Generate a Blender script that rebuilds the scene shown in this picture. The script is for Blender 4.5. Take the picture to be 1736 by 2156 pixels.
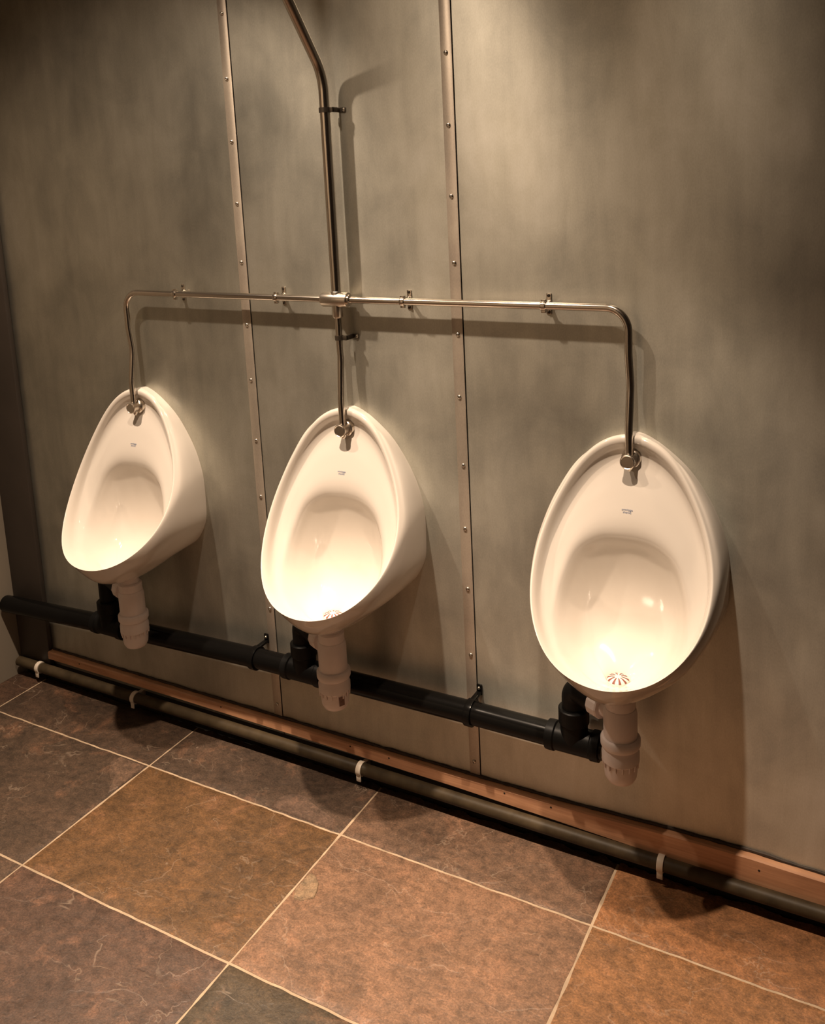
import bpy, bmesh, math, random
from mathutils import Vector, Matrix
from mathutils import noise as mnoise

random.seed(7)
for o in list(bpy.data.objects):
    bpy.data.objects.remove(o, do_unlink=True)
SC = bpy.context.scene
COL = SC.collection
PI = math.pi

# ------------------------------------------------------------------ camera
W, H = 1736.0, 2156.0
CAM = (1.13081138, -1.68296875, 1.44488725)
PITCH, YAW, ROLL = (math.radians(a) for a in (-9.86142856, 28.86696508, -2.65567486))
FPX, CX, CY = 1917.36917418, 896.29098908, 711.61443706
cy_, sy_ = math.cos(YAW), math.sin(YAW)
fw = Vector((-sy_ * math.cos(PITCH), cy_ * math.cos(PITCH), math.sin(PITCH)))
rt = Vector((cy_, sy_, 0))
up = rt.cross(fw)
r2 = math.cos(ROLL) * rt + math.sin(ROLL) * up
u2 = -math.sin(ROLL) * rt + math.cos(ROLL) * up
cd = bpy.data.cameras.new('camera')
cam = bpy.data.objects.new('camera', cd)
COL.objects.link(cam)
m = Matrix.Identity(4)
for i in range(3):
    m[i][0], m[i][1], m[i][2], m[i][3] = r2[i], u2[i], -fw[i], CAM[i]
cam.matrix_world = m
cd.sensor_fit = 'VERTICAL'
cd.sensor_height = 24.0
cd.lens = FPX / H * 24.0
cd.shift_x = (W / 2 - CX) / H
cd.shift_y = (CY - H / 2) / H
cd.clip_start = 0.02
SC.camera = cam

# ------------------------------------------------------------------ view, world, lamps
SC.view_settings.view_transform = 'Standard'
SC.view_settings.look = 'None'
SC.view_settings.gamma = 1.0
SC.view_settings.use_curve_mapping = False
SC.view_settings.exposure = 0.35

wd = bpy.data.worlds.new('world')
SC.world = wd
wd.use_nodes = True
wd.node_tree.nodes['Background'].inputs[0].default_value = (1.0, 0.72, 0.48, 1)
wd.node_tree.nodes['Background'].inputs[1].default_value = 0.02

WARM = (1.0, 0.77, 0.57)
CEIL = 2.55
LAMP_Y, LAMP_Z = -0.625, 2.32


def spot(name, loc, target, power, size=100, blend=0.8, radius=0.022, col=WARM):
    ld = bpy.data.lights.new(name, 'SPOT')
    ld.energy = power
    ld.color = col
    ld.spot_size = math.radians(size)
    ld.spot_blend = blend
    ld.shadow_soft_size = radius
    lo = bpy.data.objects.new(name, ld)
    lo.location = loc
    d = Vector(target) - Vector(loc)
    lo.rotation_euler = d.to_track_quat('-Z', 'Y').to_euler()
    COL.objects.link(lo)
    return lo


# a row of three ceiling downlights along the wall; two added fill spots aim at the front wall
for lx, beam, spill in ((-0.63, 96, 54), (0.01, 168, 42), (0.66, 150, 6)):
    spot('downlight_or_fill', (lx, LAMP_Y, LAMP_Z), (lx, -0.50, 0), beam, size=58, blend=1.0)      # the reflector's beam
    spot('downlight_spill', (lx, LAMP_Y, LAMP_Z), (lx, -0.40, 0), spill, size=114, blend=0.9)  # light spilling round it
spot('downlight_or_fill', (-0.9, -1.75, LAMP_Z), (-0.9, -2.35, 1.1), 38, size=100)  # added fill, brightens the front wall that the metal reflects
spot('downlight_or_fill', (0.2, -1.75, LAMP_Z), (0.1, -2.35, 1.1), 38, size=100)  # second added fill spot for the reflected front wall


# ------------------------------------------------------------------ materials
def mat(name):
    mt = bpy.data.materials.new(name)
    mt.use_nodes = True
    nt = mt.node_tree
    b = nt.nodes['Principled BSDF']
    return mt, nt, b


def ramp(nt, fac, stops):
    r = nt.nodes.new('ShaderNodeValToRGB')
    els = r.color_ramp.elements
    while len(els) < len(stops):
        els.new(0.5)
    for e, (p, c) in zip(els, stops):
        e.position = p
        e.color = (c[0], c[1], c[2], 1)
    nt.links.new(fac, r.inputs[0])
    return r.outputs[0]


def coords(nt, scale=(1, 1, 1)):
    t = nt.nodes.new('ShaderNodeTexCoord')
    mp = nt.nodes.new('ShaderNodeMapping')
    mp.inputs['Scale'].default_value = scale
    nt.links.new(t.outputs['Object'], mp.inputs[0])
    return mp.outputs[0]


def noise(nt, vec, scale, detail=4, rough=0.55, dist=0.0):
    n = nt.nodes.new('ShaderNodeTexNoise')
    n.inputs['Scale'].default_value = scale
    n.inputs['Detail'].default_value = detail
    n.inputs['Roughness'].default_value = rough
    n.inputs['Distortion'].default_value = dist
    nt.links.new(vec, n.inputs['Vector'])
    return n.outputs['Fac']


def mix(nt, kind, fac, a, b):
    x = nt.nodes.new('ShaderNodeMix')
    x.data_type = 'RGBA'
    x.blend_type = kind
    for sock, v in ((x.inputs[0], fac), (x.inputs[6], a), (x.inputs[7], b)):
        if hasattr(v, 'links'):
            nt.links.new(v, sock)
        elif isinstance(v, (int, float)):
            sock.default_value = v
        else:
            sock.default_value = (v[0], v[1], v[2], 1)
    return x.outputs[2]


def bump(nt, b, h, strength=0.2, dist=0.002):
    n = nt.nodes.new('ShaderNodeBump')
    n.inputs['Strength'].default_value = strength
    n.inputs['Distance'].default_value = dist
    nt.links.new(h, n.inputs['Height'])
    nt.links.new(n.outputs[0], b.inputs['Normal'])


def plain(name, col, rough=0.5, metal=0.0, coat=0.0, var=0.0, vscale=20):
    mt, nt, b = mat(name)
    b.inputs['Roughness'].default_value = rough
    b.inputs['Metallic'].default_value = metal
    b.inputs['Coat Weight'].default_value = coat
    if var:
        f = noise(nt, coords(nt), vscale, 5)
        d = tuple(c * (1 - var) for c in col)
        l = tuple(min(1, c * (1 + var)) for c in col)
        nt.links.new(ramp(nt, f, [(0.3, d), (0.7, l)]), b.inputs['Base Color'])
    else:
        b.inputs['Base Color'].default_value = (*col, 1)
    return mt


def zinc(name, dark, mid, light, metal=0.92, r0=0.38, r1=0.48, aniso=0.72):
    mt, nt, b = mat(name)
    big = noise(nt, coords(nt, (1, 1, 0.6)), 3.0, 4, 0.55, 0.25)
    streak = noise(nt, coords(nt, (1, 1, 0.14)), 26, 5, 0.6, 0.3)
    fine = noise(nt, coords(nt, (1, 1, 0.5)), 420, 2, 0.6)
    c = ramp(nt, big, [(0.28, dark), (0.5, mid), (0.74, light)])
    pat = noise(nt, coords(nt, (1, 1, 0.8)), 8.5, 6, 0.62, 0.5)
    c = mix(nt, 'OVERLAY', 0.45, c, ramp(nt, pat, [(0.3, (0.34, 0.34, 0.35)), (0.7, (0.66, 0.655, 0.64))]))
    c = mix(nt, 'OVERLAY', 0.30, c, ramp(nt, streak, [(0.3, (0.36, 0.36, 0.36)), (0.7, (0.64, 0.64, 0.62))]))
    c = mix(nt, 'OVERLAY', 0.16, c, ramp(nt, fine, [(0.3, (0.3, 0.3, 0.3)), (0.7, (0.7, 0.7, 0.7))]))
    nt.links.new(c, b.inputs['Base Color'])
    b.inputs['Metallic'].default_value = metal
    rr = nt.nodes.new('ShaderNodeMapRange')
    nt.links.new(big, rr.inputs[0])
    rr.inputs[1].default_value, rr.inputs[2].default_value = 0.3, 0.7
    rr.inputs[3].default_value, rr.inputs[4].default_value = r0, r1
    nt.links.new(rr.outputs[0], b.inputs['Roughness'])
    if aniso:
        tg = nt.nodes.new('ShaderNodeCombineXYZ')
        tg.inputs[2].default_value = 1.0
        b.inputs['Anisotropic'].default_value = aniso
        nt.links.new(tg.outputs[0], b.inputs['Tangent'])
    wav = noise(nt, coords(nt, (1, 1, 0.6)), 3.2, 2, 0.5)
    bump(nt, b, wav, 0.12, 0.012)
    return mt


M_ZINC = zinc('zinc_sheet', (0.385, 0.385, 0.345), (0.505, 0.50, 0.445), (0.63, 0.615, 0.545))
M_STRIP = zinc('zinc_strip', (0.44, 0.395, 0.335), (0.52, 0.46, 0.39), (0.60, 0.53, 0.455), 0.62, 0.36, 0.5)
M_BACKING = plain('backing_board', (0.03, 0.025, 0.02), 0.9, var=0.2)
M_SCREW = plain('screw_metal', (0.62, 0.58, 0.52), 0.28, 1.0)
M_CHROME = plain('chrome', (0.72, 0.66, 0.59), 0.2, 1.0)
M_BRUSHED = plain('brushed_nickel', (0.72, 0.66, 0.58), 0.28, 1.0)
M_DARKCLIP = plain('dark_clip', (0.09, 0.075, 0.06), 0.3, 0.7)
M_PORC = plain('porcelain', (0.685, 0.635, 0.575), 0.10, 0.0, 0.3)
M_PRINT = plain('blue_print', (0.20, 0.25, 0.38), 0.5)
M_TRAP = plain('white_plastic', (0.74, 0.66, 0.64), 0.35, 0.0, 0.0, 0.04, 30)
M_WHITECLIP = plain('white_clip', (0.70, 0.62, 0.52), 0.45)
M_LABEL = plain('dark_sticker', (0.16, 0.09, 0.07), 0.5, var=0.5, vscale=300)
M_BLACK = plain('black_plastic', (0.004, 0.0038, 0.0036), 0.2, 0.0)
M_BLACKD = plain('black_satin', (0.005, 0.005, 0.005), 0.4, 0.0)
for _m in (M_BLACK, M_BLACKD):
    _m.node_tree.nodes['Principled BSDF'].inputs['Specular IOR Level'].default_value = 0.12
M_FLOORPIPE = plain('black_painted_pipe', (0.050, 0.036, 0.020), 0.5, 0.0, 0.0, 0.4, 22)
M_FLOORPIPE.node_tree.nodes['Principled BSDF'].inputs['Specular IOR Level'].default_value = 0.2
M_GAP = plain('dark_recess', (0.012, 0.01, 0.008), 0.9)
M_SLOT = plain('drain_slot', (0.20, 0.06, 0.045), 0.5)
M_SEAL = plain('dark_sealant', (0.035, 0.02, 0.012), 0.6, var=0.4, vscale=60)


def wood():
    mt, nt, b = mat('reddish_wood')
    f = noise(nt, coords(nt, (1.2, 6, 22)), 6, 6, 0.6, 0.4)
    g = noise(nt, coords(nt, (1, 1, 1)), 9, 3, 0.5)
    c = ramp(nt, f, [(0.3, (0.44, 0.225, 0.125)), (0.55, (0.57, 0.305, 0.172)), (0.75, (0.66, 0.37, 0.22))])
    c = mix(nt, 'MULTIPLY', 0.5, c, ramp(nt, g, [(0.35, (0.72, 0.68, 0.66)), (0.6, (1, 1, 1))]))
    nt.links.new(c, b.inputs['Base Color'])
    b.inputs['Roughness'].default_value = 0.38
    return mt


M_WOOD = wood()


def slate():
    mt, nt, b = mat('riven_slate')
    at = nt.nodes.new('ShaderNodeAttribute')
    at.attribute_name = 'tile_tone'
    co = coords(nt)
    big = noise(nt, co, 5.5, 6, 0.65, 1.0)
    med = noise(nt, coords(nt, (1, 1.25, 1)), 44, 7, 0.72, 0.3)
    fine = noise(nt, coords(nt, (1, 1.15, 1)), 230, 6, 0.8)
    rust = noise(nt, coords(nt, (1, 1, 1)), 11, 5, 0.65, 0.5)
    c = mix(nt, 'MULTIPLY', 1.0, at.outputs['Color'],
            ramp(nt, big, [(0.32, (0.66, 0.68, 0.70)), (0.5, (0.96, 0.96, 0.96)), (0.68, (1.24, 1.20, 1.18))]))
    c = mix(nt, 'MIX', ramp(nt, rust, [(0.56, (0, 0, 0)), (0.78, (0.30, 0.30, 0.30))]), c, (0.42, 0.20, 0.11))
    c = mix(nt, 'MULTIPLY', 0.85, c, ramp(nt, med, [(0.32, (0.48, 0.48, 0.46)), (0.5, (0.95, 0.95, 0.95)), (0.68, (1.45, 1.40, 1.36))]))
    c = mix(nt, 'MULTIPLY', 0.8, c, ramp(nt, fine, [(0.34, (0.45, 0.45, 0.45)), (0.5, (0.95, 0.95, 0.95)), (0.66, (1.6, 1.56, 1.52))]))
    # thin pale cleft lines (layers of the stone breaking off)
    cl = noise(nt, coords(nt, (1, 1.4, 1)), 7.0, 4, 0.5, 0.5)
    a = nt.nodes.new('ShaderNodeMath'); a.operation = 'SUBTRACT'; a.inputs[1].default_value = 0.53
    nt.links.new(cl, a.inputs[0])
    ab = nt.nodes.new('ShaderNodeMath'); ab.operation = 'ABSOLUTE'
    nt.links.new(a.outputs[0], ab.inputs[0])
    ln = ramp(nt, ab.outputs[0], [(0.0, (0.20, 0.20, 0.20)), (0.0075, (0, 0, 0))])
    gate = ramp(nt, noise(nt, co, 9.5, 3), [(0.46, (0, 0, 0)), (0.62, (1, 1, 1))])
    c = mix(nt, 'MIX', mix(nt, 'MULTIPLY', 1.0, ln, gate), c, (0.60, 0.46, 0.34))
    nt.links.new(c, b.inputs['Base Color'])
    b.inputs['Roughness'].default_value = 0.46
    st = ramp(nt, cl, [(0.40, (0.1, 0.1, 0.1)), (0.52, (0.35, 0.35, 0.35)), (0.54, (0.6, 0.6, 0.6)), (0.7, (0.8, 0.8, 0.8))])
    hm = mix(nt, 'ADD', 0.35, st, ramp(nt, med, [(0.3, (0, 0, 0)), (0.7, (1, 1, 1))]))
    hm = mix(nt, 'ADD', 0.10, hm, ramp(nt, fine, [(0.3, (0, 0, 0)), (0.7, (1, 1, 1))]))
    bump(nt, b, hm, 0.45, 0.003)
    return mt


M_SLATE = slate()
M_GROUT = plain('sand_grout', (0.37, 0.275, 0.185), 0.85, 0.0, 0.0, 0.22, 30)
M_PAINT = plain('cream_paint', (0.52, 0.45, 0.36), 0.75, var=0.06, vscale=4)
M_DARKPAINT = plain('dark_brown_paint', (0.045, 0.035, 0.028), 0.55, var=0.15, vscale=6)
M_TANPAINT = plain('tan_paint', (0.26, 0.22, 0.17), 0.7, var=0.08, vscale=4)
M_CEILPAINT = plain('ceiling_paint', (0.50, 0.45, 0.38), 0.85, var=0.04, vscale=3)


# ------------------------------------------------------------------ mesh helpers
def link(name, bm, m_, parent=None, smooth=True, loc=None):
    me = bpy.data.meshes.new(name)
    bmesh.ops.recalc_face_normals(bm, faces=bm.faces)
    bm.to_mesh(me)
    bm.free()
    for mm in (m_ if isinstance(m_, (list, tuple)) else [m_]):
        me.materials.append(mm)
    if smooth:
        for p in me.polygons:
            p.use_smooth = True
        try:
            me.set_sharp_from_angle(angle=math.radians(38))
        except Exception:
            pass
    o = bpy.data.objects.new(name, me)
    COL.objects.link(o)
    if parent is not None:
        o.parent = parent
    if loc is not None:
        o.location = loc
    return o


def empty(name, loc, label=None, cat=None, group=None):
    o = bpy.data.objects.new(name, None)
    o.empty_display_size = 0.05
    o.location = loc
    COL.objects.link(o)
    tag(o, label, cat, group)
    return o


def tag(o, label=None, cat=None, group=None, kind=None):
    for k, v in (('label', label), ('category', cat), ('group', group), ('kind', kind)):
        if v:
            o[k] = v
    return o


def dup(root, loc, label=None):
    r = root.copy()
    COL.objects.link(r)
    r.location = loc
    if label:
        r['label'] = label
    for ch in list(root.children):
        c = ch.copy()
        COL.objects.link(c)
        c.parent = r
        for g in list(ch.children):
            d = g.copy()
            COL.objects.link(d)
            d.parent = c
    return r


def box(bm, x0, x1, y0, y1, z0, z1, bev=0.0, mi=0):
    res = bmesh.ops.create_cube(bm, size=1)
    vs = res['verts']
    for v in vs:
        v.co = Vector(((x0 + x1) / 2 + v.co.x * (x1 - x0), (y0 + y1) / 2 + v.co.y * (y1 - y0), (z0 + z1) / 2 + v.co.z * (z1 - z0)))
    fs = set(f for v in vs for f in v.link_faces)
    for f in fs:
        f.material_index = mi
    if bev:
        es = set(e for v in vs for e in v.link_edges)
        bmesh.ops.bevel(bm, geom=list(es), offset=bev, segments=2, affect='EDGES', profile=0.5)


def lathe(bm, prof, origin, axis=(0, 0, 1), seg=32, a0=0.0):
    """prof: list of (radius, height) along axis."""
    ax = Vector(axis).normalized()
    t = Vector((0, 0, 1)) if abs(ax.z) < 0.9 else Vector((1, 0, 0))
    e1 = ax.cross(t).normalized()
    e2 = ax.cross(e1)
    O = Vector(origin)
    rings = []
    for r, h in prof:
        if r < 1e-6:
            rings.append([bm.verts.new(O + ax * h)])
        else:
            rings.append([bm.verts.new(O + ax * h + r * (math.cos(a0 + 2 * PI * k / seg) * e1 + math.sin(a0 + 2 * PI * k / seg) * e2)) for k in range(seg)])
    for A, B in zip(rings, rings[1:]):
        if len(A) == 1 and len(B) == 1:
            continue
        for k in range(seg):
            k2 = (k + 1) % seg
            if len(A) == 1:
                bm.faces.new((A[0], B[k], B[k2]))
            elif len(B) == 1:
                bm.faces.new((A[k], A[k2], B[0]))
            else:
                bm.faces.new((A[k], A[k2], B[k2], B[k]))
    for R, ok in ((rings[0], True), (rings[-1], True)):
        if len(R) > 2:
            bm.faces.new(R)


def fillet(pts, rads, n=10):
    """round the corners of a polyline."""
    P = [Vector(p) for p in pts]
    out = [P[0]]
    for i in range(1, len(P) - 1):
        r = rads[i - 1]
        a = (P[i - 1] - P[i]); b = (P[i + 1] - P[i])
        ang = a.angle(b)
        d = r / math.tan(ang / 2) if ang < PI - 1e-3 else 0
        d = min(d, a.length * 0.49, b.length * 0.49)
        p0 = P[i] + a.normalized() * d
        p1 = P[i] + b.normalized() * d
        # circular-ish arc by quadratic rational bezier
        w = math.sin(ang / 2)
        for k in range(n + 1):
            t = k / n
            den = (1 - t) ** 2 + 2 * w * t * (1 - t) + t * t
            out.append(((1 - t) ** 2 * p0 + 2 * w * t * (1 - t) * P[i] + t * t * p1) / den)
    out.append(P[-1])
    return out


def tube(bm, path, r, seg=20, cap=True):
    P = [Vector(p) for p in path]
    n = len(P)
    tan = []
    for i in range(n):
        a = P[max(0, i - 1)]; b = P[min(n - 1, i + 1)]
        tan.append((b - a).normalized())
    t0 = tan[0]
    ref = Vector((0, 0, 1)) if abs(t0.z) < 0.9 else Vector((1, 0, 0))
    e = (ref - ref.dot(t0) * t0).normalized()
    rings = []
    for i in range(n):
        e = (e - e.dot(tan[i]) * tan[i]).normalized()
        f = tan[i].cross(e)
        rr = r[i] if isinstance(r, (list, tuple)) else r
        rings.append([bm.verts.new(P[i] + rr * (math.cos(2 * PI * k / seg) * e + math.sin(2 * PI * k / seg) * f)) for k in range(seg)])
    for A, B in zip(rings, rings[1:]):
        for k in range(seg):
            k2 = (k + 1) % seg
            bm.faces.new((A[k], A[k2], B[k2], B[k]))
    if cap:
        bm.faces.new(rings[0]); bm.faces.new(rings[-1])


def prism(bm, top, bot, y0, y1):
    """board along x: top / bot lists of (x, z); front at y0, back at y1."""
    def interp(L, x):
        for (xa, za), (xb, zb) in zip(L, L[1:]):
            if xa <= x <= xb:
                return za + (zb - za) * (x - xa) / (xb - xa)
        return L[-1][1] if x > L[-1][0] else L[0][1]
    x0, x1 = top[0][0], top[-1][0]
    N = 60
    rows = []
    bev = 0.003
    for i in range(N + 1):
        x = x0 + (x1 - x0) * i / N
        zt, zb = interp(top, x), interp(bot, x)
        rows.append([bm.verts.new((x, y, z)) for y, z in ((y1, zb), (y0, zb), (y0, zt - bev), (y0 + bev, zt), (y1, zt))])
    for A, B in zip(rows, rows[1:]):
        for k in range(5):
            k2 = (k + 1) % 5
            bm.faces.new((A[k], B[k], B[k2], A[k2]))
    bm.faces.new(rows[0]); bm.faces.new(rows[-1])


def pchip_table(keys, a):
    """keys: list of (deg, vec); catmull-rom through the table, mirrored at both ends."""
    K = [(-k, (-v[0], v[1], v[2])) for k, v in reversed(keys) if 0 < k < 180] + list(keys) + \
        [(360 - k, (-v[0], v[1], v[2])) for k, v in reversed(keys) if 0 < k < 180] + [(360, keys[0][1])]
    for i in range(len(K) - 1):
        if K[i][0] <= a <= K[i + 1][0]:
            break
    p0 = Vector(K[max(0, i - 1)][1]); p1 = Vector(K[i][1]); p2 = Vector(K[i + 1][1]); p3 = Vector(K[min(len(K) - 1, i + 2)][1])
    d0 = K[i][0] - K[max(0, i - 1)][0]; d1 = K[i + 1][0] - K[i][0]; d2 = K[min(len(K) - 1, i + 2)][0] - K[i + 1][0]
    t = (a - K[i][0]) / d1
    m1 = (p2 - p0) / (d0 + d1) * d1
    m2 = (p3 - p1) / (d1 + d2) * d1
    return (2 * t ** 3 - 3 * t ** 2 + 1) * p1 + (t ** 3 - 2 * t ** 2 + t) * m1 + (-2 * t ** 3 + 3 * t ** 2) * p2 + (t ** 3 - t ** 2) * m2


# ------------------------------------------------------------------ setting
XA, XB = -0.2695, 0.2925           # right edges of the cover strips
XL, XR = -1.27, 1.9
YF = -2.35

bm = bmesh.new()
box(bm, XL - 0.1, XR + 0.1, 0.004, 0.12, -0.08, CEIL + 0.1)
wall_back = link('wall_back', bm, M_BACKING, smooth=False)
tag(wall_back, kind='structure')
for x0, x1 in ((XL, XA - 0.0005), (XA + 0.0022, XB - 0.0005), (XB + 0.0022, XR)):
    bm = bmesh.new()
    box(bm, x0, x1, 0.0, 0.0035, 0.05, CEIL)
    link('metal_sheet', bm, M_ZINC, wall_back, smooth=False)

bm = bmesh.new(); box(bm, XL - 0.1, XL, YF, 0.004, -0.08, CEIL + 0.1)
tag(link('wall_left', bm, M_TANPAINT, smooth=False), kind='structure')
bm = bmesh.new(); box(bm, XR, XR + 0.1, YF, 0.004, -0.08, CEIL + 0.1)
tag(link('wall_right', bm, M_DARKPAINT, smooth=False), kind='structure')
bm = bmesh.new(); box(bm, XL - 0.1, 0.45, YF - 0.1, YF, -0.08, CEIL + 0.1)
tag(link('wall_front', bm, M_PAINT, smooth=False), kind='structure')
bm = bmesh.new(); box(bm, 0.45, XR + 0.1, YF - 0.1, YF, -0.08, CEIL + 0.1)
tag(link('dark_reflection_panel', bm, M_DARKPAINT, smooth=False), kind='structure')  # unseen panel, added to darken the reflection at the metal wall's right edge
bm = bmesh.new(); box(bm, XL - 0.1, XR + 0.1, YF - 0.1, 0.12, CEIL, CEIL + 0.1)
tag(link('ceiling', bm, M_CEILPAINT, smooth=False), kind='structure')
# dark upright trim in the left corner
bm = bmesh.new(); box(bm, XL, -1.135, -0.016, 0.0, 0.02, CEIL, 0.004)
tag(link('trim_1', bm, M_DARKPAINT), kind='structure')

# ---- slate floor: grout bed plus bevelled riven tiles, one object
GX = [-1.7506, -1.164, -0.5566, 0.0307, 0.6176, 1.2046, 1.9]
GY = [-0.012, -0.1947, -0.5739, -0.953, -1.332, -1.711, -2.09, YF]
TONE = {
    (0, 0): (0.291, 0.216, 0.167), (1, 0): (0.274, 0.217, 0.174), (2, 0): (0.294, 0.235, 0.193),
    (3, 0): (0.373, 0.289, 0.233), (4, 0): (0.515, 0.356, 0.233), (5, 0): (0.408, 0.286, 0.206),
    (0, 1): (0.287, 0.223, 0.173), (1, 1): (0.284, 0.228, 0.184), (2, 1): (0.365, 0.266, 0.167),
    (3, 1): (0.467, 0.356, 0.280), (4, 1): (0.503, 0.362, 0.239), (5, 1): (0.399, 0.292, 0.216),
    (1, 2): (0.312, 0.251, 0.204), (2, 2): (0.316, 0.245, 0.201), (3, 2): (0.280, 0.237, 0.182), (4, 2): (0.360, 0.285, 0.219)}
bm = bmesh.new()
lay = bm.loops.layers.color.new('tile_tone')


def vrnd(x, y, s):
    return mnoise.noise(Vector((x * s, y * s, 0.37)))


for i in range(len(GX) - 1):
    for j in range(len(GY) - 1):
        ga, gb = GX[i] + 0.0026, GX[i + 1] - 0.0026
        fa, fb = GY[j + 1] + 0.0026, GY[j] - (0.0026 if j else 0)
        if fb - fa < 0.02:
            continue
        nx = max(2, int((gb - ga) / (0.005 if j == 0 else 0.012))); ny = max(2, int((fb - fa) / 0.012))
        tone = TONE.get((i, j), (0.35, 0.26, 0.19))
        V = []
        for b_ in range(ny + 1):
            row = []
            for a_ in range(nx + 1):
                x = ga + (gb - ga) * a_ / nx
                y = fa + (fb - fa) * b_ / ny
                edge = min(a_, nx - a_, b_, ny - b_)
                if a_ in (0, nx):
                    x += 0.0017 * vrnd(x + 9, y, 38) * (1 if a_ else -1)
                if b_ in (0, ny):
                    if b_ == ny and j == 0:
                        y += 0.006 * vrnd(x, 3.1, 36) + 0.005 * vrnd(x, 7.3, 95)
                    else:
                        y += 0.0017 * vrnd(x, y + 5, 38)
                z = 0.0009 * vrnd(x + 3 * i, y + 2 * j, 9) + 0.0006 * vrnd(x, y, 31)
                if edge == 0:
                    z = -0.0016
                row.append(bm.verts.new((x, y, z)))
            V.append(row)
        fs = []
        for b_ in range(ny):
            for a_ in range(nx):
                fs.append(bm.faces.new((V[b_][a_], V[b_][a_ + 1], V[b_ + 1][a_ + 1], V[b_ + 1][a_])))
        # skirt downwards
        ring = [V[0][k] for k in range(nx + 1)] + [V[k][nx] for k in range(1, ny + 1)] + \
               [V[ny][k] for k in range(nx - 1, -1, -1)] + [V[k][0] for k in range(ny - 1, 0, -1)]
        low = [bm.verts.new((v.co.x, v.co.y, -0.02)) for v in ring]
        for k in range(len(ring)):
            k2 = (k + 1) % len(ring)
            fs.append(bm.faces.new((ring[k], low[k], low[k2], ring[k2])))
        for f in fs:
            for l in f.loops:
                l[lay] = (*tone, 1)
n0 = len(bm.faces)
box(bm, XL - 0.6, XR, YF, GY[0] - 0.004, -0.05, -0.0022, mi=1)
box(bm, XL - 0.6, XR, GY[0] - 0.02, 0.004, -0.07, -0.03, mi=2)
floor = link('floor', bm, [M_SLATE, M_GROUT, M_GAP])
tag(floor, kind='structure')

# pale flakes where the face of a tile has split away
for pts_, tone_ in (([(.038, -.320), (.052, -.321), (.072, -.337), (.082, -.357), (.087, -.375), (.067, -.393), (.048, -.395), (.036, -.372)], (0.50, 0.42, 0.33)),
                    ([(-.652, -.200), (-.660, -.225), (-.636, -.256), (-.595, -.288), (-.568, -.319), (-.562, -.293), (-.561, -.251), (-.563, -.203)], (0.36, 0.29, 0.24)),
                    ([(-.170, -.189), (-.175, -.157), (-.159, -.131), (-.123, -.123), (-.067, -.143), (-.003, -.162), (.011, -.189)], (0.34, 0.275, 0.23))):
    bm = bmesh.new()
    ly = bm.loops.layers.color.new('tile_tone')
    cx_ = sum(p[0] for p in pts_) / len(pts_); cy2 = sum(p[1] for p in pts_) / len(pts_)
    n_ = len(pts_)
    ringp = []
    for k in range(n_):
        for q_ in range(4):
            t_ = q_ / 4
            ax_, ay_ = pts_[k]; bx_, by_ = pts_[(k + 1) % n_]
            ringp.append((ax_ + (bx_ - ax_) * t_, ay_ + (by_ - ay_) * t_))
    o_ = [bm.verts.new((x, y, -0.0005)) for x, y in ringp]
    i_ = [bm.verts.new((x + (cx_ - x) * 0.06, y + (cy2 - y) * 0.06, 0.0021)) for x, y in ringp]
    for k in range(len(o_)):
        k2 = (k + 1) % len(o_)
        bm.faces.new((o_[k], o_[k2], i_[k2], i_[k]))
    bm.faces.new(i_)
    for f in bm.faces:
        for l in f.loops:
            l[ly] = (*tone_, 1)
    link('flake', bm, M_SLATE, floor, smooth=False)

# ---- skirting board
top = [(-1.135, 0.097), (-0.6, 0.096), (0.23, 0.095), (0.47, 0.0975), (0.75, 0.108), (0.87, 0.110), (1.0, 0.107), (1.89, 0.10)]
bot = [(-1.135, 0.074), (-0.57, 0.0735), (-0.22, 0.071), (0.23, 0.066), (0.46, 0.060), (0.79, 0.051), (1.0, 0.053), (1.89, 0.055)]
bm = bmesh.new(); prism(bm, top, bot, -0.02, -0.0005)
skirt = link('baseboard_back', bm, M_WOOD)
tag(skirt, kind='structure')
for k, x in enumerate((-1.0, -0.46, -0.05, 0.06, 0.36, 0.47, 0.90)):
    bm = bmesh.new()
    lathe(bm, [(0.0, -0.0008), (0.0022, -0.0006), (0.0022, 0.0)], (x, -0.0198, 0.088), (0, 1, 0), 10)
    link('nail', bm, M_GAP, skirt)
# ragged dark sealant along the top of the board
bm = bmesh.new()
path = []
N = 240
for i in range(N + 1):
    x = -1.13 + 3.0 * i / N
    z = 0
    for (xa, za), (xb, zb) in zip(top, top[1:]):
        if xa <= x <= xb:
            z = za + (zb - za) * (x - xa) / (xb - xa)
    path.append((x, -0.0015, z + 0.0015 + 0.0015 * vrnd(x, 1.7, 40)))
tube(bm, path, [0.0038 + 0.0016 * vrnd(x_, 8.8, 60) for x_, _, _ in path], 8)
seal = link('sealant_bead', bm, M_SEAL, skirt)

# ------------------------------------------------------------------ joint cover strips with their screws
ZS = [0.131, 0.262, 0.395, 0.552, 0.692, 0.836, 0.987, 1.122, 1.272, 1.409, 1.551, 1.692, 1.835, 1.975, 2.11]


def screw_bm(x, y, z, r=0.0048):
    b_ = bmesh.new()
    lathe(b_, [(r * 1.0, 0.0), (r, 0.0012), (r * 0.78, 0.0026), (r * 0.42, 0.0031), (r * 0.40, 0.0018), (0, 0.0018)], (x, y, z), (0, -1, 0), 16)
    return b_


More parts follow.
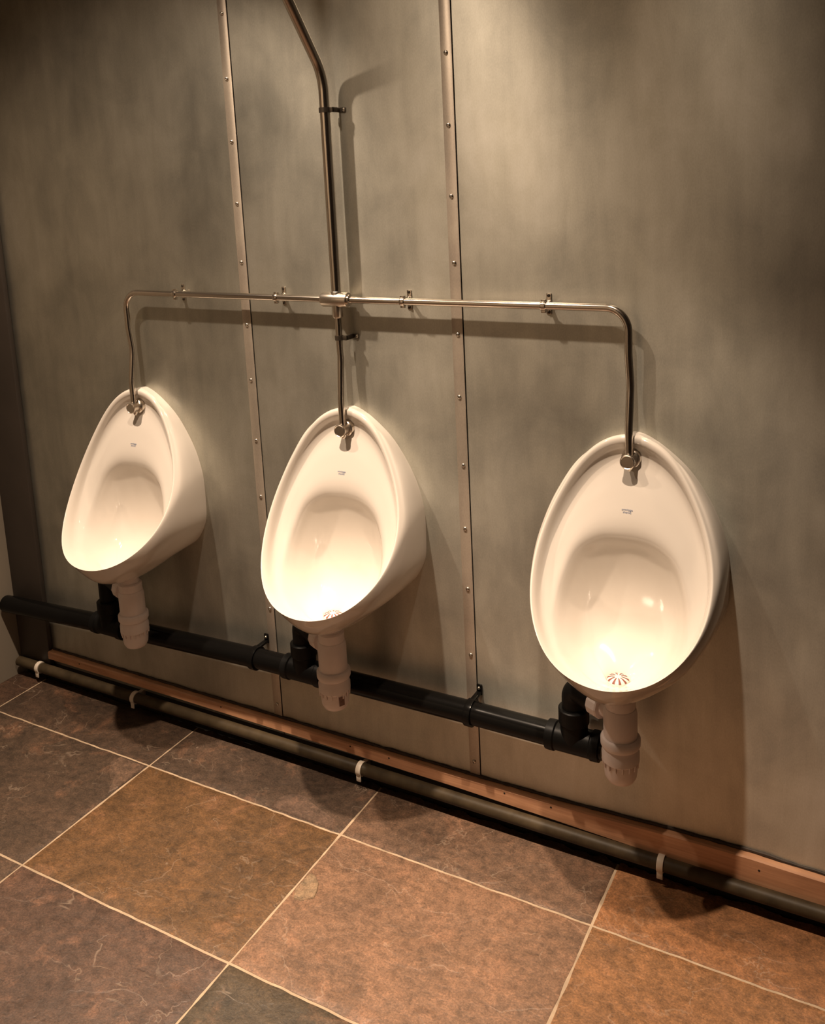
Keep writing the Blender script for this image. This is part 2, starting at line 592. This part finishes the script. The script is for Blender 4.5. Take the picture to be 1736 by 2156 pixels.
for xs, lab in ((XA, 'screwed metal joint strip on the wall between the left and middle urinals'),
                (XB, 'screwed metal joint strip on the wall between the middle and right urinals')):
    t = empty('joint_strip', (xs - 0.0128, 0, 0.1), lab, 'trim', 'vertical joint strips on the metal wall')
    bm = bmesh.new()
    box(bm, -0.0127, 0.0127, -0.0018, 0.0, 0.0, CEIL - 0.1, 0.0005)
    link('strip', bm, M_STRIP, t)
    for z in ZS:
        link('screw', screw_bm(0.0 + random.uniform(-0.0015, 0.0015), -0.0017, z - 0.1), M_SCREW, t)

# ------------------------------------------------------------------ urinals
VR = [0.1852, -0.0189, 0.0177, 0.0102, -0.0007, 0.0017, 0.7521, 0.0222, 0.1209, -0.0615, 0.2385]


def rim(a):
    th = math.radians(a)
    R = VR[0] + sum(VR[k] * math.cos(k * th) for k in range(1, 6))
    x, z = R * math.sin(th), R * math.cos(th) + VR[6]
    t = (0.95 - z) / 0.45
    return Vector((x, -(VR[7] + VR[8] * t + VR[9] * t * t + VR[10] * t ** 3), z))


TB = [(0, (0, 0, .947)), (30, (.090, 0, .897)), (60, (.148, 0, .818)), (90, (.1765, 0, .738)), (110, (.1805, 0, .668)), (130, (.171, 0, .592)), (150, (.120, 0, .530)), (180, (0, 0, .497))]
TM1 = [(0, (0, -.012, .9475)), (30, (.0905, -.018, .899)), (60, (.1465, -.028, .825)), (90, (.1765, -.042, .742)), (110, (.1825, -.058, .676)), (130, (.1690, -.085, .598)), (150, (.120, -.105, .528)), (180, (0, -.110, .462))]
TM2 = [(0, (0, -.018, .9475)), (30, (.090, -.029, .902)), (60, (.141, -.046, .829)), (90, (.1725, -.070, .748)), (110, (.1790, -.100, .685)), (130, (.1630, -.148, .608)), (150, (.114, -.190, .541)), (180, (0, -.212, .488))]
TE = [(0, (0, -.062, .764)), (30, (.054, -.064, .755)), (60, (.096, -.072, .724)), (90, (.118, -.086, .672)), (110, (.127, -.105, .625)), (130, (.122, -.137, .577)), (150, (.086, -.178, .537)), (180, (0, -.214, .519))]
TA4 = [(0, (0, -.048, .720)), (30, (.048, -.048, .713)), (60, (.084, -.054, .688)), (90, (.104, -.066, .642)), (110, (.110, -.087, .597)), (130, (.101, -.122, .551)), (150, (.070, -.157, .517)), (180, (0, -.188, .506))]
TA5 = [(0, (0, -.034, .632)), (30, (.040, -.034, .627)), (60, (.070, -.038, .612)), (90, (.086, -.052, .585)), (110, (.086, -.076, .552)), (130, (.075, -.105, .523)), (150, (.052, -.152, .503)), (180, (0, -.176, .499))]
TA6 = [(0, (0, -.046, .552)), (30, (.030, -.047, .549)), (60, (.050, -.055, .541)), (90, (.060, -.071, .528)), (110, (.058, -.090, .515)), (130, (.048, -.110, .505)), (150, (.034, -.142, .495)), (180, (0, -.156, .4935))]
DC = Vector((0, -.124, .4870))


def bowl_mesh():
    N = 120
    ctrl = []
    for k in range(N):
        a = 360.0 * k / N
        R = rim(a)
        B, M1, M2, E, A4, A5, A6 = (pchip_table(T, a) for T in (TB, TM1, TM2, TE, TA4, TA5, TA6))
        d = (E - R).normalized()
        out = Vector((0, -0.9, 0.43))
        topw = max(0.0, math.cos(math.radians(a)))
        c0 = R - out * 0.004
        c1 = R + d * 0.007 + out * 0.0035
        c2 = R + d * 0.017 + out * 0.002
        c3 = R + d * 0.026 - out * 0.010
        c4 = R + d * (0.036 + 0.008 * topw) - out * (0.010 + 0.006 * topw)
        c5 = c4.lerp(E, 0.45) + out * 0.004 * topw
        dr = Vector((math.sin(math.radians(a)) * 0.021, 0.021 * math.cos(math.radians(a)), 0)) + DC
        dr2 = dr - Vector((0, 0, 0.006))
        ctrl.append([B, M1, M2, c0, c1, c2, c3, c4, c5, E, A4, A5, A6, dr, dr2])
    S = 5
    rings = []
    nc = len(ctrl[0])
    for i in range(nc - 1):
        for s in range(S):
            t = s / S
            ring = []
            for k in range(N):
                P = ctrl[k]
                p0, p1, p2, p3 = P[max(0, i - 1)], P[i], P[i + 1], P[min(nc - 1, i + 2)]
                # centripetal-style tangents to avoid overshoot on uneven spacing
                d0 = max(1e-5, (p1 - p0).length) ** 0.5; d1 = max(1e-5, (p2 - p1).length) ** 0.5; d2 = max(1e-5, (p3 - p2).length) ** 0.5
                m1 = (p2 - p1) if i == 0 else ((p1 - p0) / d0 - (p2 - p0) / (d0 + d1) + (p2 - p1) / d1) * d1
                m2 = (p2 - p1) if i + 2 > nc - 1 else ((p2 - p1) / d1 - (p3 - p1) / (d1 + d2) + (p3 - p2) / d2) * d1
                q = (2 * t ** 3 - 3 * t ** 2 + 1) * p1 + (t ** 3 - 2 * t ** 2 + t) * m1 + (-2 * t ** 3 + 3 * t ** 2) * p2 + (t ** 3 - t ** 2) * m2
                ring.append(q)
            rings.append(ring)
    rings.append([ctrl[k][-1] for k in range(N)])
    b_ = bmesh.new()
    VV = [[b_.verts.new(p) for p in r] for r in rings]
    for A, Bq in zip(VV, VV[1:]):
        for k in range(N):
            k2 = (k + 1) % N
            b_.faces.new((A[k], A[k2], Bq[k2], Bq[k]))
    b_.faces.new(VV[0]); b_.faces.new(VV[-1])
    return b_


UX = [-0.6458, 0.0, 0.6542]
ULAB = ['white wall-hung urinal bowl on the metal wall, leftmost of the three',
        'white wall-hung urinal bowl in the middle, under the pipe tee',
        'white wall-hung urinal bowl on the right, its drain grate in view']
u0 = empty('urinal', (UX[0], 0, 0), ULAB[0], 'urinal', 'white urinals along the metal wall')
link('bowl', bowl_mesh(), M_PORC, u0)
# drain grate: white dome with radial slots
bm = bmesh.new()
lathe(bm, [(0.0215, -0.001), (0.0215, 0.002), (0.019, 0.006), (0.012, 0.009), (0.0, 0.010)], DC, (0, 0, 1), 36)
gr = link('drain_grate', bm, M_PORC, u0)
bm = bmesh.new()
for k in range(10):
    a = 2 * PI * (k + 0.25) / 10
    c, s = math.cos(a), math.sin(a)
    pts = []
    for rr, hh in ((0.0065, 0.0102), (0.0125, 0.0093), (0.0190, 0.0065), (0.0205, 0.0045)):
        wd_ = 0.0006 + 0.0019 * (rr - 0.0065) / 0.014
        pts.append(((rr * c - wd_ * s, rr * s + wd_ * c, hh), (rr * c + wd_ * s, rr * s - wd_ * c, hh)))
    for (p, q), (p2_, q2) in zip(pts, pts[1:]):
        bm.faces.new([bm.verts.new(Vector(v) + DC) for v in (p, q, q2, p2_)])
tag(link('slots', bm, M_SLOT, gr), 'dark slots of the drain grate')


def text_mesh(body, size):
    cu = bpy.data.curves.new('print', 'FONT')
    cu.body = body
    cu.size = size
    cu.align_x = 'CENTER'
    cu.align_y = 'CENTER'
    cu.extrude = 0.00008
    cu.space_line = 0.85
    ob = bpy.data.objects.new('print', cu)
    COL.objects.link(ob)
    dg = bpy.context.evaluated_depsgraph_get()
    me = bpy.data.meshes.new_from_object(ob.evaluated_get(dg))
    bpy.data.objects.remove(ob, do_unlink=True)
    return me


me = text_mesh('armitage\nshanks', 0.0062)
me.materials.clear(); me.materials.append(M_PRINT)
lg = bpy.data.objects.new('maker_print', me)
COL.objects.link(lg)
lg.parent = u0
lg.location = (0, -0.0545, 0.803)
lg.rotation_euler = (math.radians(90 - 14), 0, 0)
tag(lg, 'small blue-grey printed lettering')
for i in (1, 2):
    dup(u0, (UX[i], 0, 0), ULAB[i])

# ------------------------------------------------------------------ chrome flush pipework
PY, PZ = -0.030, 1.1935
fp = empty('flush_pipework', (0, 0, PZ), 'chrome flush pipework with a riser feeding all three urinals', 'pipe')


def L(p):
    return (p[0], p[1], p[2] - PZ)


bm = bmesh.new()
path = fillet([(0, PY, 1.205), (0, PY, 1.672), (-0.002, -0.125, 1.80), (-0.006, -0.26, 1.985), (-0.006, -0.26, CEIL)], [0.11, 0.3, 0.1], 14)
tube(bm, [L(p) for p in path], 0.011, 24)
tag(link('riser', bm, M_CHROME, fp))
# tee body: horizontal barrel with sockets
bm = bmesh.new()
lathe(bm, [(0.0125, -0.033), (0.0158, -0.033), (0.0165, -0.031), (0.0165, 0.031), (0.0158, 0.033), (0.0125, 0.033)], (-0.003, PY, 0.0), (1, 0, 0), 32)
lathe(bm, [(0.0125, 0.004), (0.0125, 0.0175), (0.0118, 0.0185)], (0, PY, 0), (0, 0, 1), 28)
lathe(bm, [(0.0115, -0.004), (0.0115, -0.037), (0.0095, -0.0405), (0.008, -0.0405)], (0, PY, 0), (0, 0, 1), 28)
link('tee', bm, M_BRUSHED, fp)
bm = bmesh.new()
lathe(bm, [(0.0085, 0.028), (0.012, 0.029), (0.012, 0.036), (0.0085, 0.037)], (0, PY, 0), (1, 0, 0), 28)
link('tee_collar', bm, M_CHROME, fp)
ZT = 0.899


def drop(xd, xt, side):
    z_bot = ZT + 0.006
    pts = [(-0.02 * (-side), PY, PZ), (xd, PY, PZ), (xd + 0.0, PY, 1.105), (xd + 0.002, -0.025, 1.045), (xt, -0.0385, 0.965), (xt, -0.0385, z_bot)]
    return fillet(pts, [0.045, 0.12, 0.12, 0.12], 12)


for side, xd, xt, zr in ((-1, -0.647, UX[0], 0.004), (1, 0.652, UX[2], -0.002)):
    bm = bmesh.new()
    p = drop(xd, xt, side)
    p = [(q[0], q[1], q[2] + zr * min(1, abs(q[0]) / 0.6) * (1 if q[2] > 1.12 else 0.4)) for q in p]
    tube(bm, [L(q) for q in p], 0.0076, 20)
    link('branch_pipe', bm, M_CHROME, fp)
bm = bmesh.new()
tube(bm, [L(q) for q in fillet([(0, PY, 1.165), (0, PY, 1.10), (0.0, -0.029, 1.06), (0, -0.0385, 0.965), (0, -0.0385, ZT + 0.006)], [0.12, 0.12, 0.12], 10)], 0.0076, 20)
link('branch_pipe', bm, M_CHROME, fp)
for x in UX:
    bm = bmesh.new()
    lathe(bm, [(0.0135, 0.010), (0.0135, 0.046), (0.0145, 0.048), (0.0145, 0.052), (0.0128, 0.0532), (0.0118, 0.0522), (0, 0.0525)], (x, 0, ZT - PZ), (0, -1, 0), 32)
    sp = link('spreader', bm, M_BRUSHED, fp)
    bm = bmesh.new()
    lathe(bm, [(0.0185, 0.018), (0.0185, 0.0285), (0.0165, 0.0305), (0.012, 0.0305)], (x, 0, ZT - PZ), (0, -1, 0), 32)
    link('flange', bm, M_BRUSHED, sp)
    bm = bmesh.new()
    lathe(bm, [(0.007, -0.010), (0.006, -0.0165), (0.003, -0.0215), (0, -0.0225)], (x, -0.034, ZT - PZ), (0, 0.15, 1), 16)
    link('nozzle', bm, M_BRUSHED, sp)

# ---- clips holding the flush pipe
CLAB = {-0.4755: 'chrome bracket on the flush pipe, nearest the left bend',
        -0.166: 'chrome bracket on the flush pipe just left of the tee',
        0.168: 'chrome bracket on the flush pipe just right of the tee',
        0.485: 'chrome bracket on the flush pipe, nearest the right bend'}
clip0 = None
for x, lab in CLAB.items():
    zz = PZ + (0.004 if x < 0 else -0.002) * min(1, abs(x) / 0.6)
    if clip0 is None:
        clip0 = empty('pipe_bracket', (x, 0, zz), lab, 'bracket', 'chrome brackets along the flush pipe')
        bm = bmesh.new()
        # two-ear wall plate
        box(bm, -0.0055, 0.0055, -0.0022, 0.0, -0.021, 0.021, 0.001)
        lathe(bm, [(0.0075, 0.0), (0.0075, 0.005), (0.0045, 0.009), (0.0045, 0.024)], (0, 0, 0.0), (0, -1, 0), 16)
        link('wall_plate', bm, M_CHROME, clip0)
        for s in (-1, 1):
            link('screw', screw_bm(0, -0.002, s * 0.0165, 0.0034), M_DARKCLIP, clip0)
        bm = bmesh.new()
        lathe(bm, [(0.0077, -0.0048), (0.0098, -0.0048), (0.0102, -0.003), (0.0102, 0.003), (0.0098, 0.0048), (0.0077, 0.0048)], (0, PY, 0), (1, 0, 0), 24)
        box(bm, -0.0048, 0.0048, PY - 0.004, PY + 0.004, -0.0135, -0.0095, 0.0006)
        box(bm, -0.0048, 0.0048, PY - 0.004, PY + 0.004, 0.0095, 0.0125, 0.0006)
        link('ring', bm, M_CHROME, clip0)
    else:
        dup(clip0, (x, 0, zz), lab)
for z, r, lab, mm in ((1.600, 0.011, 'dark saddle clip holding the tall chrome riser', M_DARKCLIP), (1.108, 0.0076, 'dark saddle clip on the short pipe below the tee', M_DARKCLIP)):
    t = empty('saddle_clip', (0, 0, z), lab, 'clip', 'dark clips on the upright flush pipes')
    bm = bmesh.new()
    lathe(bm, [(r + 0.0002, -0.0052), (r + 0.002, -0.0052), (r + 0.002, 0.0052), (r + 0.0002, 0.0052)], (0, PY, 0), (0, 0, 1), 24)
    box(bm, r - 0.004, 0.020, PY - 0.0015, PY + 0.004, -0.0052, 0.0052, 0.0008)
    box(bm, 0.016, 0.020, PY, 0.0, -0.0052, 0.0052, 0.0008)
    box(bm, 0.018, 0.034, -0.002, 0.0, -0.0052, 0.0052, 0.0008)
    link('strap', bm, mm, t)
    link('screw', screw_bm(0.029, -0.0018, 0, 0.0042), M_SCREW, t)

# ------------------------------------------------------------------ black waste pipe
SY = -0.046


def soil_z(x):
    K = [(-1.26, 0.240), (-1.1, 0.248), (-0.8, 0.262), (-0.3, 0.279), (0.3, 0.284), (0.62, 0.283)]
    for (xa, za), (xb, zb) in zip(K, K[1:]):
        if x <= xb:
            return za + (zb - za) * (x - xa) / (xb - xa)
    return K[-1][1]


wp = empty('waste_pipe', (0, SY, 0.2815), 'black plastic waste pipe running along the wall under the urinals', 'pipe')


def WL(p):
    return (p[0], p[1] - SY, p[2] - 0.2815)


bm = bmesh.new()
xs = [-1.26 + (0.600 + 1.26) * i / 60 for i in range(61)]
tube(bm, [WL((x, SY, soil_z(x))) for x in xs], 0.0252, 32)
link('pipe', bm, M_BLACK, wp)
TEES = [(-0.815, UX[0], -0.114, 0.412), (-0.150, UX[1] - 0.010, -0.122, 0.408), (0.536, UX[2], -0.112, 0.404)]
for tx, trx, try_, tz in TEES:
    zc = soil_z(tx)
    bm = bmesh.new()
    lathe(bm, [(0.0255, -0.058), (0.0305, -0.057), (0.0312, -0.050), (0.0312, -0.040), (0.0285, -0.037), (0.0285, 0.037), (0.0312, 0.040), (0.0312, 0.050), (0.0305, 0.057), (0.0255, 0.058)], WL((tx, SY, zc)), (1, 0, 0), 32)
    lathe(bm, [(0.0285, 0.0), (0.0285, 0.040), (0.0318, 0.044), (0.0318, 0.074), (0.0295, 0.076), (0.0255, 0.076)], WL((tx, SY, zc)), (0, 0, 1), 32)
    tt = link('tee', bm, M_BLACKD, wp)
    bm = bmesh.new()
    d = Vector((trx - tx, try_ - SY, 0)).normalized()
    e = Vector((tx, SY, tz))
    endp = Vector((trx, try_, tz)) - d * 0.074
    tube(bm, [WL(p) for p in fillet([(tx, SY, zc + 0.07), (tx, SY, tz + 0.0), tuple(endp)], [0.024], 10)], 0.0225 if tx < -0.5 else 0.0245, 24)
    link('elbow', bm, M_BLACKD, tt)

for x, lab in ((-0.301, 'black clip on the waste pipe at the left joint strip'), (0.298, 'black clip on the waste pipe at the right joint strip')):
    t = empty('waste_pipe_clip', (x, SY, soil_z(x)), lab, 'clip', 'black clips on the waste pipe')
    bm = bmesh.new()
    lathe(bm, [(0.0254, -0.008), (0.0295, -0.008), (0.0298, -0.006), (0.0298, 0.006), (0.0295, 0.008), (0.0254, 0.008)], (0, 0, 0), (1, 0, 0), 32)
    # lug that rises from the ring to a screw ear on the wall
    box(bm, -0.005, 0.007, 0.006, 0.046, 0.022, 0.0285, 0.001)
    box(bm, -0.005, 0.008, 0.041, 0.0455, 0.020, 0.045, 0.0015)
    box(bm, -0.005, 0.007, 0.015, 0.046, -0.0285, -0.022, 0.001)
    link('ring', bm, M_BLACK, t)
    link('screw', screw_bm(0.0015, 0.041, 0.037, 0.0036), M_SCREW, t)

# ------------------------------------------------------------------ bottle traps
TLAB = ['white plastic bottle trap under the left urinal',
        'white plastic bottle trap with a dark sticker under the middle urinal',
        'white plastic bottle trap under the right urinal']
for i, (tx, trx, try_, tz) in enumerate(TEES):
    t = empty('bottle_trap', (trx, try_, 0.262), TLAB[i], 'trap', 'bottle traps below the urinals')
    dz = {0: 0.0, 1: -0.008, 2: 0.0}[i]
    bm = bmesh.new()
    lathe(bm, [(0.0, 0.008), (0.018, 0.0085), (0.026, 0.0125), (0.0305, 0.021), (0.032, 0.032), (0.0325, 0.052), (0.0362, 0.056), (0.0365, 0.072), (0.0345, 0.078), (0.034, 0.088), (0.02, 0.088)], (0, 0, dz), (0, 0, 1), 40)
    cup = link('cup', bm, M_TRAP, t)
    bm = bmesh.new()
    for k in range(16):
        a = 2 * PI * k / 16
        c, s = math.cos(a), math.sin(a)
        tube(bm, [(0.0338 * c, 0.0338 * s, 0.044 + dz), (0.0352 * c, 0.0352 * s, 0.057 + dz)], 0.0016, 6)
    link('grip_ribs', bm, M_TRAP, cup)
    bm = bmesh.new()
    lathe(bm, [(0.025, 0.084), (0.037, 0.086), (0.0385, 0.089), (0.0385, 0.101), (0.0365, 0.104), (0.030, 0.106)], (0, 0, dz), (0, 0, 1), 40)
    link('ring_nut', bm, M_TRAP, t)
    bm = bmesh.new()
    lathe(bm, [(0.031, 0.100 + dz), (0.0325, 0.106 + dz), (0.0325, 0.155), (0.030, 0.166), (0.022, 0.172)], (0, 0, 0), (0, 0, 1), 40)
    link('body', bm, M_TRAP, t)
    bm = bmesh.new()
    lathe(bm, [(0.018, 0.160), (0.0225, 0.166), (0.029, 0.1665), (0.0295, 0.169), (0.0295, 0.186), (0.0275, 0.188), (0.0235, 0.189), (0.0225, 0.208), (0.0235, 0.2145)], (0, 0, 0), (0, 0, 1), 8 if False else 36)
    link('inlet_nut', bm, M_TRAP, t)
    d = Vector((tx - trx, SY - try_, 0)).normalized()
    ln = math.hypot(tx - trx, SY - try_)
    bm = bmesh.new()
    lathe(bm, [(0.017, 0.02), (0.017, 0.05), (0.0165, min(0.075, ln - 0.05))], (0, 0, tz - 0.262), tuple(d), 28)
    ot = link('outlet', bm, M_TRAP, t)
    bm = bmesh.new()
    lathe(bm, [(0.017, 0.044), (0.0245, 0.045), (0.0262, 0.048), (0.0268, 0.069), (0.0258, 0.072), (0.0235, 0.0738), (0.0175, 0.0738)], (0, 0, tz - 0.262), tuple(d), 12)
    link('outlet_nut', bm, M_TRAP, ot, smooth=False)
    if i == 1:
        bm = bmesh.new()
        a0 = math.radians(-40)
        rows = []
        for k in range(6):
            a = a0 + math.radians(24) * k / 5
            rows.append([bm.verts.new((0.03305 * math.cos(a), 0.03305 * math.sin(a), z + dz)) for z in (0.027, 0.049)])
        for A, B in zip(rows, rows[1:]):
            bm.faces.new((A[0], B[0], B[1], A[1]))
        tag(link('sticker', bm, M_LABEL, cup), 'small dark rectangular sticker')

# ------------------------------------------------------------------ pipe along the floor edge
FY, FZ, FR = -0.030, 0.0445, 0.0145
bm = bmesh.new()
pth = []
for i in range(121):
    x = -1.26 + 3.14 * i / 120
    pth.append((x, FY + 0.0012 * vrnd(x, 2.2, 3), FZ + 0.0012 * vrnd(x, 4.4, 2.6)))
tube(bm, pth, FR, 20)
fpipe = link('floor_pipe', bm, M_FLOORPIPE)
tag(fpipe, 'black painted pipe running along the floor under the wooden skirting', 'pipe')
FLAB = ['white clip on the floor pipe in the far left corner', 'white clip on the floor pipe below the left urinal',
        'white clip on the floor pipe below the middle urinal', 'white clip on the floor pipe below the right urinal']
fc0 = None
for x, lab in zip((-1.165, -0.768, -0.015, 0.712), FLAB):
    if fc0 is None:
        fc0 = empty('floor_pipe_clip', (x, FY, FZ), lab, 'clip', 'white clips on the floor pipe')
        bm = bmesh.new()
        lathe(bm, [(FR + 0.0004, -0.0065), (FR + 0.0026, -0.0065), (FR + 0.003, -0.005), (FR + 0.003, 0.005), (FR + 0.0026, 0.0065), (FR + 0.0004, 0.0065)], (0, 0, 0), (1, 0, 0), 24)
        box(bm, -0.006, 0.006, 0.006, 0.034, -0.009, 0.009, 0.001)
        link('ring', bm, M_WHITECLIP, fc0)
        bm = bmesh.new()
        box(bm, -0.0062, 0.0062, -0.0145, -0.0115, -0.026, -0.006, 0.0008)
        link('tail', bm, M_WHITECLIP, fc0)
    else:
        dup(fc0, (x, FY, FZ), lab)
